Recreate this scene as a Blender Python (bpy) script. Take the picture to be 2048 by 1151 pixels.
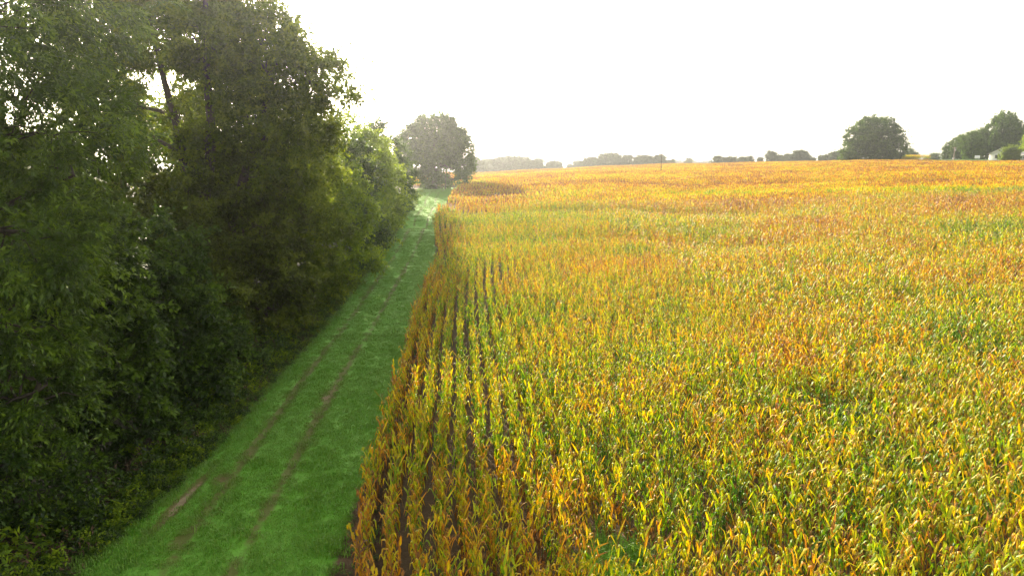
import bpy, math, random
import numpy as np
from mathutils import Vector

# ------------------------------------------------------------------ camera, sky, sun, exposure
scene = bpy.context.scene
for o in list(bpy.data.objects):
    bpy.data.objects.remove(o, do_unlink=True)
R = math.radians
CAM_H = 11.7
cd = bpy.data.cameras.new('camera')
cam = bpy.data.objects.new('camera', cd)
scene.collection.objects.link(cam)
cam.location = (0, 0, CAM_H)
cam.rotation_euler = (R(90 - 10.1), 0, 0)
cd.sensor_width = 36.0
cd.lens = 36.0 * 1365.0 / 2048.0
cd.clip_start = 0.1
cd.clip_end = 12000
scene.camera = cam
scene.render.resolution_x = 1024
scene.render.resolution_y = 575

SUN_AZ = -23.5      # degrees from +Y, negative is left
SUN_EL = 22.0
world = bpy.data.worlds.new('World')
scene.world = world
world.use_nodes = True
wn = world.node_tree
bg = wn.nodes['Background']
sky = wn.nodes.new('ShaderNodeTexSky')
sky.sky_type = 'NISHITA'
sky.sun_disc = False
sky.sun_elevation = R(SUN_EL)
sky.sun_rotation = R(SUN_AZ)
sky.air_density = 1.0
sky.dust_density = 2.5
sky.ozone_density = 0.5
hs = wn.nodes.new('ShaderNodeHueSaturation')
hs.inputs['Saturation'].default_value = 0.35
wn.links.new(sky.outputs[0], hs.inputs['Color'])
wt = wn.nodes.new('ShaderNodeMix'); wt.data_type = 'RGBA'; wt.blend_type = 'MULTIPLY'; wt.inputs[0].default_value = 1.0
wt.inputs[7].default_value = (1.0, 0.95, 0.80, 1)
wn.links.new(hs.outputs[0], wt.inputs[6])
wn.links.new(wt.outputs[2], bg.inputs['Color'])
bg.inputs['Strength'].default_value = 0.15

sl = bpy.data.lights.new('sun', 'SUN')
sl.energy = 4.3
sl.angle = R(0.6)
sl.color = (1.0, 0.86, 0.66)
sun = bpy.data.objects.new('sun', sl)
scene.collection.objects.link(sun)
sd = Vector((math.sin(R(SUN_AZ)) * math.cos(R(SUN_EL)), math.cos(R(SUN_AZ)) * math.cos(R(SUN_EL)), math.sin(R(SUN_EL))))
sun.rotation_euler = sd.to_track_quat('Z', 'Y').to_euler()
sun.location = (-40, 60, 60)
vs = scene.view_settings
vs.view_transform = 'Standard'
vs.look = 'None'
vs.exposure = 1.5
vs.gamma = 1.0
vs.use_curve_mapping = False

rng = np.random.default_rng(7)
random.seed(7)

# ------------------------------------------------------------------ terrain
_t = np.arange(0, 4.0, 0.005)
def _tab(xs, ys):
    v = np.interp(_t, xs, ys)
    k = np.hanning(15); k /= k.sum()
    return np.convolve(np.pad(v, 7, mode='edge'), k, mode='valid')
_L = _tab([0, .06, .11, .17, .24, .34, .51, .75, 1, 1.3, 2.2, 4], [0, 0, .03, .12, .36, .61, .9, .97, 1, .85, .2, -1.5])
_R = _tab([0, .06, .11, .17, .24, .34, .51, .75, 1, 1.3, 2.2, 4], [0, 0, .03, .09, .19, .36, .62, .86, 1, .93, .5, -.8])
def Z(x, y):
    x = np.asarray(x, float); y = np.asarray(y, float)
    u = x / np.maximum(y, 1.0)
    r = np.hypot(x, y)
    w = np.clip((u + .05) / .5, 0, 1); w = w * w * (3 - 2 * w)
    rc = np.interp(u, [-.05, .2, .5, .75], [350, 400, 330, 290])
    zc = np.interp(u, [-.05, .2, .5, .75], [6.3, 10.7, 12.2, 11.2])
    t = r / rc
    z = zc * ((1 - w) * np.interp(t, _t, _L) + w * np.interp(t, _t, _R))
    f = np.clip((y - 20) / 20, 0, 1)
    wl = np.clip((.45 - u) / .2, 0, 1)
    z = z - f * wl * (1.0 * np.exp(-((r - 104) / 4.0) ** 2) + .35 * np.exp(-((r - 77) / 3.5) ** 2) + .7 * np.exp(-((r - 136) / 5.0) ** 2))
    z = z - f * (.6 * np.exp(-((r - 160) / 5.0) ** 2) + .7 * np.exp(-((r - 225) / 6.0) ** 2)) * w
    b = np.clip((y - 250) / 15, 0, 1) * np.clip((x - 163) / 9, 0, 1) * np.clip((600 - y) / 200, 0, 1)
    z = z + 2.75 * b * b * (3 - 2 * b)
    z = z + f * .12 * np.sin(x * .11 + y * .07) * np.sin(y * .09 - x * .05)
    return z
def zf(x, y): return float(Z(x, y))

# curves along the lane, world metres: y -> x
EY = [14, 17.5, 22, 28, 38, 46, 58, 64, 70, 78, 85, 97, 104, 115, 140, 172, 182]
CORN = [-3.2, -4.0, -4.6, -4.9, -5.7, -6.3, -6.9, -6.9, -6.9, -8.1, -9.3, -10.3, -11.2, -11.8, -13.2, -14.4, -13.0]
GRASS = [-4.9, -5.0, -5.2, -5.4, -6.0, -6.5, -7.1, -7.3, -7.6, -8.5, -9.5, -10.4, -11.2, -11.8, -13.1, -14.3, -13.0]
WOODY = [-30, 18, 27, 33, 43, 58, 75, 105, 172, 182]
WOOD = [-13.0, -13.0, -12.6, -13.3, -13.6, -14.3, -14.9, -17.1, -22.0, -24]
TR_R = ([-30, 19.4, 24.9, 33.3, 45.7, 59.6, 85, 118, 165, 182], [-7.9, -8.1, -8.6, -9.3, -9.9, -10.5, -11.7, -14.0, -17.6, -17.5])
def smooth_curve(ys, xs, n=61):
    Y = np.arange(-40, 200, .25)
    v = np.interp(Y, ys, xs)
    k = np.hanning(n); k /= k.sum()
    return Y, np.convolve(np.pad(v, n // 2, mode='edge'), k, mode='valid')
_cy, _cx = smooth_curve(EY, CORN, 33)
_gy, _gx = smooth_curve(EY, GRASS, 33)
_wy, _wx = smooth_curve(WOODY, WOOD)
_ty, _tx = smooth_curve(*TR_R)
corn_edge = lambda y: np.interp(y, _cy, _cx)
grass_edge = lambda y: np.interp(y, _gy, _gx)
wood_edge = lambda y: np.interp(y, _wy, _wx)
track_r = lambda y: np.interp(y, _ty, _tx)

# ------------------------------------------------------------------ helpers
C = scene.collection.objects
def mesh(name, verts, faces, mat, attrs=None, smooth=False, uv=None):
    """verts (n,3); faces: (m,4) or (m,3) array, or list of arrays of mixed size"""
    if isinstance(faces, np.ndarray): faces = [faces]
    me = bpy.data.meshes.new(name)
    verts = np.asarray(verts, np.float32)
    me.vertices.add(len(verts)); me.vertices.foreach_set('co', verts.ravel())
    tot = np.concatenate([np.full(len(f), f.shape[1], np.int32) for f in faces])
    idx = np.concatenate([np.asarray(f, np.int32).ravel() for f in faces])
    me.loops.add(len(idx)); me.loops.foreach_set('vertex_index', idx)
    me.polygons.add(len(tot))
    st = np.concatenate([[0], np.cumsum(tot)[:-1]]).astype(np.int32)
    me.polygons.foreach_set('loop_start', st)
    me.update(calc_edges=True)
    if smooth: me.polygons.foreach_set('use_smooth', np.ones(len(tot), bool))
    for k, v in (attrs or {}).items():
        a = me.attributes.new(k, 'FLOAT', 'POINT'); a.data.foreach_set('value', np.asarray(v, np.float32))
    if mat is not None: me.materials.append(mat)
    me.validate()
    return me
def link(name, me, parent=None, loc=None):
    o = bpy.data.objects.new(name, me); C.link(o)
    if parent is not None: o.parent = parent
    if loc is not None: o.location = loc
    return o
def tag(o, label=None, cat=None, group=None, kind=None):
    if label: o['label'] = label
    if cat: o['category'] = cat
    if group: o['group'] = group
    if kind: o['kind'] = kind
    return o
def empty(name, loc, rz=0.0):
    o = bpy.data.objects.new(name, None); C.link(o)
    o.location = loc; o.rotation_euler = (0, 0, rz); o.empty_display_size = .2
    return o
def copy_tree(o, parent=None):
    c = o.copy(); C.link(c)
    if parent is not None: c.parent = parent
    for ch in o.children: copy_tree(ch, c)
    return c
def norm(v): return v / np.maximum(np.linalg.norm(v, axis=-1, keepdims=True), 1e-9)

class MB:
    def __init__(s): s.v = []; s.q = []; s.t = []; s.n = 0; s.h = []
    def add(s, v, q, h=0.0):
        v = np.asarray(v, float); q = np.asarray(q, int)
        s.v.append(v); (s.q if q.shape[1] == 4 else s.t).append(q + s.n); s.n += len(v)
        s.h.append(np.broadcast_to(np.asarray(h, float), (len(v),)).copy())
    def box(s, x0, y0, z0, x1, y1, z1, h=0):
        v = [(x, y, z) for z in (z0, z1) for (x, y) in ((x0, y0), (x1, y0), (x1, y1), (x0, y1))]
        s.add(v, [(0, 3, 2, 1), (4, 5, 6, 7), (0, 1, 5, 4), (1, 2, 6, 5), (2, 3, 7, 6), (3, 0, 4, 7)], h)
    def tube(s, pts, rad, n=6, h=0):
        pts = np.asarray(pts, float); rad = np.broadcast_to(rad, (len(pts),))
        d = norm(np.gradient(pts, axis=0))
        ref = np.array([0, 0, 1.0]) if abs(d[0, 2]) < .9 else np.array([1.0, 0, 0])
        a = norm(np.cross(d, ref)); b = np.cross(d, a)
        th = np.linspace(0, 2 * np.pi, n, endpoint=False)
        v = pts[:, None] + rad[:, None, None] * (np.cos(th)[None, :, None] * a[:, None] + np.sin(th)[None, :, None] * b[:, None])
        k = len(pts); i = np.arange(k - 1)[:, None] * n; j = np.arange(n)[None, :]
        q = np.stack([i + j, i + (j + 1) % n, i + n + (j + 1) % n, i + n + j], -1).reshape(-1, 4)
        s.add(v.reshape(-1, 3), q, h)
        s.add(v[-1], [(0, m, m + 1) for m in range(1, n - 1)], h)
    def build(s, name, mat, smooth=False):
        f = []
        if s.q: f.append(np.concatenate(s.q))
        if s.t: f.append(np.concatenate(s.t))
        return mesh(name, np.concatenate(s.v), f, mat, {'hue': np.concatenate(s.h)}, smooth)

# ------------------------------------------------------------------ materials
def new_mat(name):
    m = bpy.data.materials.new(name); m.use_nodes = True
    nt = m.node_tree; b = nt.nodes['Principled BSDF']
    return m, nt, b
def nd(nt, t, **kw):
    n = nt.nodes.new(t)
    for k, v in kw.items(): setattr(n, k, v)
    return n
def math_(nt, op, a, b=None, clamp=False):
    n = nd(nt, 'ShaderNodeMath', operation=op, use_clamp=clamp)
    for i, x in enumerate((a, b)):
        if x is None: continue
        if isinstance(x, (int, float)): n.inputs[i].default_value = x
        else: nt.links.new(x, n.inputs[i])
    return n.outputs[0]
def noise(nt, scale, detail=3, vec=None, rough=.55, dist=0.0):
    n = nd(nt, 'ShaderNodeTexNoise'); n.inputs['Scale'].default_value = scale
    n.inputs['Detail'].default_value = detail; n.inputs['Roughness'].default_value = rough
    n.inputs['Distortion'].default_value = dist
    if vec is not None: nt.links.new(vec, n.inputs['Vector'])
    return n.outputs['Fac']
def world_pos(nt, sc=(1, 1, 1), rz=0.0):
    g = nd(nt, 'ShaderNodeNewGeometry'); m = nd(nt, 'ShaderNodeMapping')
    m.inputs['Scale'].default_value = sc; m.inputs['Rotation'].default_value = (0, 0, rz)
    nt.links.new(g.outputs['Position'], m.inputs['Vector'])
    return m.outputs[0]
def ramp(nt, fac, stops):
    r = nd(nt, 'ShaderNodeValToRGB'); e = r.color_ramp.elements
    while len(e) < len(stops): e.new(.5)
    for i, (p, c) in enumerate(stops):
        e[i].position = p; e[i].color = (*c, 1)
    nt.links.new(fac, r.inputs[0]); return r.outputs[0]
def mix(nt, f, a, b):
    m = nd(nt, 'ShaderNodeMix', data_type='RGBA')
    for s, x in ((0, f), (6, a), (7, b)):
        if isinstance(x, (int, float)): m.inputs[s].default_value = x
        elif isinstance(x, tuple): m.inputs[s].default_value = (*x, 1)
        else: nt.links.new(x, m.inputs[s])
    return m.outputs[2]
def attr(nt, name, typ='GEOMETRY'):
    a = nd(nt, 'ShaderNodeAttribute', attribute_name=name, attribute_type=typ); return a.outputs['Fac']
def maprange(nt, v, a, b, c, d, clamp=True):
    m = nd(nt, 'ShaderNodeMapRange', clamp=clamp)
    nt.links.new(v, m.inputs[0])
    for i, x in enumerate((a, b, c, d)): m.inputs[i + 1].default_value = x
    return m.outputs[0]
def leafy(nt, b, col, trans=.4, tcol=None, rough=.5, spec=.3):
    out = nt.nodes['Material Output']
    nt.links.new(col, b.inputs['Base Color'])
    b.inputs['Roughness'].default_value = rough
    b.inputs['Specular IOR Level'].default_value = spec
    t = nd(nt, 'ShaderNodeBsdfTranslucent'); nt.links.new(tcol or col, t.inputs['Color'])
    mx = nd(nt, 'ShaderNodeMixShader'); mx.inputs[0].default_value = trans
    nt.links.new(b.outputs[0], mx.inputs[1]); nt.links.new(t.outputs[0], mx.inputs[2])
    nt.links.new(mx.outputs[0], out.inputs['Surface'])

CORN_STOPS = [(0.0, (.035, .085, .012)), (.22, (.085, .21, .014)), (.42, (.30, .40, .02)), (.60, (.62, .50, .02)),
              (.74, (.62, .29, .025)), (.88, (.36, .15, .035)), (1.0, (.16, .085, .04))]
def corn_mat(name, trans):
    m, nt, b = new_mat(name)
    h = attr(nt, 'hue'); tone = attr(nt, 'tone', 'INSTANCER')
    n1 = noise(nt, .09, 3, world_pos(nt)); n2 = noise(nt, .9, 2, world_pos(nt))
    v = math_(nt, 'ADD', h, tone)
    v = math_(nt, 'ADD', v, maprange(nt, n1, .3, .7, -.10, .10))
    v = math_(nt, 'ADD', v, maprange(nt, n2, .3, .7, -.13, .13), clamp=True)
    col = ramp(nt, v, CORN_STOPS)
    sat = nd(nt, 'ShaderNodeHueSaturation'); sat.inputs['Saturation'].default_value = 1.08
    sat.inputs['Value'].default_value = 1.25
    nt.links.new(col, sat.inputs['Color'])
    leafy(nt, b, col, trans, sat.outputs[0], .45, .35)
    return m
M_corn = corn_mat('corn_leaf', .42)
M_stalk = corn_mat('corn_stalk', .1)

def tassel_mat():
    m, nt, b = new_mat('corn_tassel')
    n = noise(nt, 3, 2, world_pos(nt))
    leafy(nt, b, ramp(nt, n, [(.3, (.24, .13, .05)), (.7, (.42, .24, .09))]), .3)
    return m
M_tassel = tassel_mat()

def foliage_mat(name, dark, mid, light, trans=.35, rough=.45, spec=.4, nscale=.5):
    m, nt, b = new_mat(name)
    h = attr(nt, 'hue'); n = noise(nt, nscale, 3, world_pos(nt))
    v = math_(nt, 'ADD', h, maprange(nt, n, .3, .7, -.22, .22), clamp=True)
    col = ramp(nt, v, [(0, dark), (.5, mid), (1, light)])
    leafy(nt, b, col, trans, mix(nt, .5, col, light), rough, spec)
    return m
M_ash = foliage_mat('narrow_green_leaves', (.014, .034, .003), (.060, .12, .009), (.26, .38, .03), .45, .4, .5)
M_big = foliage_mat('olive_green_leaves', (.028, .050, .004), (.10, .16, .010), (.28, .34, .025), .55, .55, .25)
M_under = foliage_mat('dark_green_leaves', (.006, .017, .002), (.030, .07, .006), (.16, .26, .02), .42, .42, .4)
M_vine = foliage_mat('brownish_vine_leaves', (.020, .030, .003), (.065, .092, .008), (.20, .24, .025), .42, .5, .25)
M_bright = foliage_mat('bright_green_leaves', (.05, .10, .006), (.17, .28, .012), (.38, .48, .03), .55, .5, .25)
M_oak = foliage_mat('oak_leaves', (.020, .050, .006), (.055, .12, .010), (.12, .21, .02), .38, .55, .2, .25)
M_yellow = foliage_mat('yellow_green_leaves', (.09, .15, .015), (.17, .25, .03), (.26, .34, .05), .45, .5, .3, .3)
M_far = foliage_mat('far_leaves', (.03, .05, .016), (.05, .08, .024), (.085, .12, .035), .3, .6, .2, .08)

def bark_mat():
    m, nt, b = new_mat('bark')
    n = noise(nt, 3, 5, world_pos(nt, (3, 3, .6)))
    nt.links.new(ramp(nt, n, [(.3, (.035, .026, .02)), (.7, (.11, .085, .065))]), b.inputs['Base Color'])
    b.inputs['Roughness'].default_value = .9
    bp = nd(nt, 'ShaderNodeBump'); bp.inputs['Strength'].default_value = .6; bp.inputs['Distance'].default_value = .05
    nt.links.new(n, bp.inputs['Height']); nt.links.new(bp.outputs[0], b.inputs['Normal'])
    return m
M_bark = bark_mat()

def plain(name, c0, c1, rough=.7, sc=4.0, metal=0.0):
    m, nt, b = new_mat(name)
    n = noise(nt, sc, 4, world_pos(nt))
    nt.links.new(ramp(nt, n, [(.3, c0), (.7, c1)]), b.inputs['Base Color'])
    b.inputs['Roughness'].default_value = rough; b.inputs['Metallic'].default_value = metal
    return m

# grass colours are shared by the lane sheet and the tufts on it
def grass_colour(nt):
    p = world_pos(nt)
    big = noise(nt, .22, 4, p, .6)
    st = noise(nt, .9, 4, world_pos(nt, (1.0, .8, 1), .4), .65)
    fine = noise(nt, 22, 3, p, .75)
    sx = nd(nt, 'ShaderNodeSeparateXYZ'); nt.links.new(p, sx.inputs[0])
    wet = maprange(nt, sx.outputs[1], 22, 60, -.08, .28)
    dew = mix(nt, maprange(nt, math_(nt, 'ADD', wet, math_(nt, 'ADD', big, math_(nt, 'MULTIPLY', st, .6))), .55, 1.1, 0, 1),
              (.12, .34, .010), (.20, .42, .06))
    return mix(nt, maprange(nt, fine, .38, .75, 0, .6), dew, (.05, .17, .010))
def lane_mat():
    m, nt, b = new_mat('lane_grass')
    col = grass_colour(nt)
    tr = attr(nt, 'track'); edge = attr(nt, 'edge')
    n = noise(nt, .8, 5, world_pos(nt), .7); n2 = noise(nt, 5, 4, world_pos(nt), .7)
    nn = math_(nt, 'ADD', math_(nt, 'MULTIPLY', n, .7), math_(nt, 'MULTIPLY', n2, .3))
    f = math_(nt, 'ADD', tr, maprange(nt, nn, .3, .7, -.45, .35))
    soil = ramp(nt, n2, [(.3, (.11, .075, .028)), (.55, (.19, .13, .05)), (.75, (.30, .23, .12))])
    olive = mix(nt, n2, (.06, .10, .012), (.17, .13, .03))
    col = mix(nt, maprange(nt, f, .25, .55, 0, .9), col, olive)
    col = mix(nt, maprange(nt, f, .8, 1.1, 0, 1), col, soil)
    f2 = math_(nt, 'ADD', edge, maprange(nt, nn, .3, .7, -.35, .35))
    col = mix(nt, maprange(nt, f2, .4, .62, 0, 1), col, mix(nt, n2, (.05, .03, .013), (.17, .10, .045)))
    col = mix(nt, maprange(nt, math_(nt, 'ADD', tr, maprange(nt, nn, .3, .7, -.2, .2)), 1.1, 1.35, 0, .85), col, mix(nt, n2, (.22, .15, .08), (.46, .37, .24)))
    nt.links.new(col, b.inputs['Base Color']); b.inputs['Roughness'].default_value = .85
    bp = nd(nt, 'ShaderNodeBump'); bp.inputs['Strength'].default_value = .7; bp.inputs['Distance'].default_value = .06
    nt.links.new(n2, bp.inputs['Height']); nt.links.new(bp.outputs[0], b.inputs['Normal'])
    return m
def tuft_mat():
    m, nt, b = new_mat('grass_blades')
    h = attr(nt, 'hue'); t = attr(nt, 'tone', 'INSTANCER')
    col = mix(nt, maprange(nt, h, .2, 1, 0, .75), grass_colour(nt), (.27, .42, .05))
    col = mix(nt, t, col, (.20, .19, .05))
    leafy(nt, b, col, .3, None, .45, .4)
    return m
def ground_mat():
    m, nt, b = new_mat('soil')
    n = noise(nt, .6, 5, world_pos(nt), .65); n2 = noise(nt, 7, 4, world_pos(nt), .7)
    col = mix(nt, n2, ramp(nt, n, [(.3, (.035, .022, .010)), (.7, (.085, .052, .025))]), (.15, .10, .055))
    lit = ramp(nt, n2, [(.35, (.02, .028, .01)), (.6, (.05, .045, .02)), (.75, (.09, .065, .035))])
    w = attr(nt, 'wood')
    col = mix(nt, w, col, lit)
    far = attr(nt, 'far')
    col = mix(nt, far, col, ramp(nt, noise(nt, .01, 4, world_pos(nt)), [(.35, (.09, .11, .03)), (.65, (.25, .20, .07))]))
    nt.links.new(col, b.inputs['Base Color']); b.inputs['Roughness'].default_value = .95
    bp = nd(nt, 'ShaderNodeBump'); bp.inputs['Strength'].default_value = .8; bp.inputs['Distance'].default_value = .08
    nt.links.new(n2, bp.inputs['Height']); nt.links.new(bp.outputs[0], b.inputs['Normal'])
    return m
M_lane = lane_mat(); M_tuft = tuft_mat(); M_ground = ground_mat()

# ------------------------------------------------------------------ ground
def axis(a, b, fine_a, fine_b, step):
    v = list(np.arange(fine_a, fine_b, step)); s = step; x = v[-1]
    while x < b: s *= 1.12; x += s; v.append(x)
    s = step; x = fine_a; lo = []
    while x > a: s *= 1.12; x -= s; lo.append(x)
    return np.array(lo[::-1] + v)
gx = axis(-3500, 4500, -40, 60, 1.5); gy = axis(-60, 5000, -20, 240, 1.5)
X, Y = np.meshgrid(gx, gy)
zz = Z(X, Y)
nx, ny = len(gx), len(gy)
i = np.arange(ny - 1)[:, None] * nx; j = np.arange(nx - 1)[None, :]
q = np.stack([i + j, i + j + 1, i + nx + j + 1, i + nx + j], -1).reshape(-1, 4)
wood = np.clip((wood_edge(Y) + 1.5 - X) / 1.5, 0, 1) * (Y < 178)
far = np.clip((np.hypot(X, Y) - 420) / 60, 0, 1)
tag(link('ground', mesh('ground', np.stack([X, Y, zz], -1).reshape(-1, 3), q, M_ground,
                        {'wood': wood.ravel(), 'far': far.ravel()}, True)), kind='structure')

# the grass lane: one sheet following the field edge, cut finely enough for tyre marks
ys = np.concatenate([np.arange(-10, 70, .3), np.arange(70, 183, .8)])
sN = 70
s = np.linspace(0, 1, sN)
x0 = wood_edge(ys) - 1.2; x1 = corn_edge(ys) - .1
XX = x0[:, None] + (x1 - x0)[:, None] * s[None]; YY = np.repeat(ys[:, None], sN, 1)
dr = XX - track_r(YY); dl = XX - (track_r(YY) - 2.0)
wob = .06 * np.sin(YY * .35) + .03 * np.sin(YY * .9 + 1)
tk = np.maximum(np.exp(-((dr + wob) / .26) ** 2), .95 * np.exp(-((dl + wob) / .27) ** 2))
tk *= np.clip(.72 + .22 * np.sin(YY * .21 + 1.1), 0, 1)
# worn bare patches beside the left rut, and the pale bare scrape
def blob(x, y, cx, cy, rx, ry): return np.exp(-(((x - cx) / rx) ** 2 + ((y - cy) / ry) ** 2))
tk = np.maximum(tk, 1.7 * blob(XX, YY, -11.6 - (YY - 22) * .02, 22.4, .22, 2.3))
tk = np.maximum(tk, 1.6 * blob(XX, YY, -9.45, 33.2, .3, .8))
tk = np.maximum(tk, 1.0 * blob(XX, YY, -10.9, 24.0, .35, .6))
tk = np.maximum(tk, .9 * blob(XX, YY, -10.4, 19.8, .3, .7))
ed = np.clip(1 - (grass_edge(YY) - XX + .1) / .7, 0, 1)
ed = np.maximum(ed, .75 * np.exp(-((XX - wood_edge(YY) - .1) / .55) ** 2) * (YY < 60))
zl = Z(XX, YY) + .012 - .09 * np.minimum(tk, 1)
zl = np.where(ed > .6, Z(XX, YY) + .006, zl) + .03 * (1 - np.minimum(tk, 1)) * (ed < .3)
i = np.arange(len(ys) - 1)[:, None] * sN; j = np.arange(sN - 1)[None, :]
q = np.stack([i + j, i + j + 1, i + sN + j + 1, i + sN + j], -1).reshape(-1, 4)
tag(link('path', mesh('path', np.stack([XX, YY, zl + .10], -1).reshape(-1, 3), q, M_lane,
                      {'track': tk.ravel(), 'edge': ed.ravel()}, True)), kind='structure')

# ------------------------------------------------------------------ instancing of uncountable stuff
def scatter(name, pts, variant, rot, scl, tone, sources, label=None, cat=None):
    me = bpy.data.meshes.new(name)
    me.vertices.add(len(pts)); me.vertices.foreach_set('co', np.asarray(pts, np.float32).ravel())
    a = me.attributes.new('variant', 'INT', 'POINT'); a.data.foreach_set('value', np.asarray(variant, np.int32))
    a = me.attributes.new('rot', 'FLOAT_VECTOR', 'POINT'); a.data.foreach_set('vector', np.asarray(rot, np.float32).ravel())
    a = me.attributes.new('scl', 'FLOAT_VECTOR', 'POINT'); a.data.foreach_set('vector', np.asarray(scl, np.float32).ravel())
    a = me.attributes.new('tone', 'FLOAT', 'POINT'); a.data.foreach_set('value', np.asarray(tone, np.float32))
    me.update()
    col = bpy.data.collections.new(name + '_sources')
    for k, m in enumerate(sources):
        o = bpy.data.objects.new('%s_source_%s' % (name, chr(97 + k)), m); col.objects.link(o)
    ng = bpy.data.node_groups.new(name, 'GeometryNodeTree')
    ng.interface.new_socket('Geometry', in_out='INPUT', socket_type='NodeSocketGeometry')
    ng.interface.new_socket('Geometry', in_out='OUTPUT', socket_type='NodeSocketGeometry')
    N = ng.nodes.new; L = ng.links.new
    gi = N('NodeGroupInput'); go = N('NodeGroupOutput')
    ci = N('GeometryNodeCollectionInfo'); ci.inputs['Collection'].default_value = col
    ci.inputs['Separate Children'].default_value = True; ci.inputs['Reset Children'].default_value = True
    ip = N('GeometryNodeInstanceOnPoints'); ip.inputs['Pick Instance'].default_value = True
    def na(n, t):
        x = N('GeometryNodeInputNamedAttribute'); x.data_type = t; x.inputs['Name'].default_value = n
        return x.outputs['Attribute']
    L(gi.outputs[0], ip.inputs['Points']); L(ci.outputs[0], ip.inputs['Instance'])
    L(na('variant', 'INT'), ip.inputs['Instance Index'])
    L(na('rot', 'FLOAT_VECTOR'), ip.inputs['Rotation']); L(na('scl', 'FLOAT_VECTOR'), ip.inputs['Scale'])
    L(ip.outputs[0], go.inputs[0])
    o = link(name, me); md = o.modifiers.new('scatter', 'NODES'); md.node_group = ng
    tag(o, label, cat, kind='stuff')
    return o

# ------------------------------------------------------------------ maize
def leaf_strip(mb, base, az, L, W, e0, e1, bend, sharp, h0, nseg, rg, fold=.35, twist=0.0):
    s = np.linspace(0, 1, nseg + 1)
    k = np.clip((s - bend) / sharp, 0, 1); k = k * k * (3 - 2 * k)
    el = e0 + (e1 - e0) * k
    azs = az + rg.normal(0, .35) * s ** 1.5
    d = np.stack([np.cos(el) * np.cos(azs), np.cos(el) * np.sin(azs), np.sin(el)], -1)
    p = base + np.concatenate([[[0, 0, 0]], np.cumsum(d[:-1] * L / nseg, 0)])
    side = np.stack([-np.sin(azs), np.cos(azs), 0 * s], -1)
    up = np.cross(d, side) * -1
    tw = twist * s
    sd_ = side * np.cos(tw)[:, None] + up * np.sin(tw)[:, None]
    nr = -side * np.sin(tw)[:, None] + up * np.cos(tw)[:, None]
    w = W * .5 * np.clip(np.interp(s, [0, .15, .45, .8, 1], [.55, .9, 1, .6, .04]), 0, 1)
    wv = 1 + .15 * rg.normal(size=len(s))
    l = p + sd_ * (w * wv)[:, None] + nr * (w * fold)[:, None]
    r = p - sd_ * (w * wv)[:, None] + nr * (w * fold)[:, None]
    v = np.stack([l, p, r], 1).reshape(-1, 3)
    i = np.arange(nseg)[:, None] * 3
    q = np.stack([np.concatenate([i, i + 1], 1), np.concatenate([i + 1, i + 2], 1), np.concatenate([i + 4, i + 5], 1), np.concatenate([i + 3, i + 4], 1)], -1).reshape(-1, 4)
    h = h0 + .22 * s ** 1.5
    h3 = np.stack([h + .06, h - .05, h + .06], 1).ravel()
    mb.add(v, q, h3)

def corn_plant_meshes(seed, lod=0):
    rg = np.random.default_rng(seed)
    H = rg.uniform(1.95, 2.2); lean = rg.normal(0, .05, 2)
    st, lf, ts, er = MB(), MB(), MB(), MB()
    def pt(z): return np.array([lean[0] * z * z * .5, lean[1] * z * z * .5, z])
    zs = np.linspace(-.05, H, 5 if lod == 0 else 3)
    st.tube([pt(a) for a in zs], np.linspace(.014, .005, len(zs)), 5 if lod == 0 else 3, rg.uniform(.45, .8))
    nl = 13 if lod == 0 else 9
    paz = math.pi / 2
    seg = 6 if lod == 0 else 3
    for k in range(nl):
        f = (k + .6) / nl
        z = .15 + f * (H - .2)
        az = paz + math.pi * (k % 2) + rg.normal(0, .38)
        L = rg.uniform(.46, .74) * (1 - .25 * abs(f - .5))
        W = rg.uniform(.06, .095)
        if f < .35:     # dried, hanging
            e0 = rg.uniform(.5, 1.0); e1 = -1.5; bend = rg.uniform(.02, .15); hue = rg.uniform(.5, 1.0)
        else:
            e0 = rg.uniform(.95, 1.38); e1 = rg.uniform(-1.52, -1.1); bend = rg.uniform(.14, .45)
            hue = .08 + .40 * f + rg.normal(0, .09)
            if lod: hue += .13 + rg.normal(0, .16)
            if f > .8 and rg.random() < .3: e1 = rg.uniform(.3, 1.0)
        if lod: W *= 1.1
        leaf_strip(lf, pt(z), az, L, W, e0, e1, bend, rg.uniform(.12, .28), hue, seg, rg, rg.uniform(.15, .55), rg.normal(0, .8))
    if lod == 0:
        for k in range(7):
            az = rg.uniform(0, 6.28); sp = rg.uniform(.2, .7) if k else 0
            L = rg.uniform(.14, .24)
            p0 = pt(H); d = np.array([math.cos(az) * sp, math.sin(az) * sp, 1]); d /= np.linalg.norm(d)
            p1 = p0 + d * L * .6; p2 = p1 + (d + np.array([math.cos(az) * .5, math.sin(az) * .5, -.3])) * L * .4
            ts.tube([p0, p1, p2], [.005, .005, .003], 3, .7)
        z = rg.uniform(.85, 1.1); az = paz + rg.normal(0, .3); d = np.array([math.cos(az) * .55, math.sin(az) * .55, .8])
        p = pt(z); er.tube([p, p + d * .06, p + d * .16, p + d * .25], [.012, .03, .028, .008], 6, rg.uniform(.65, .85))
    return st, lf, ts, er

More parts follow.
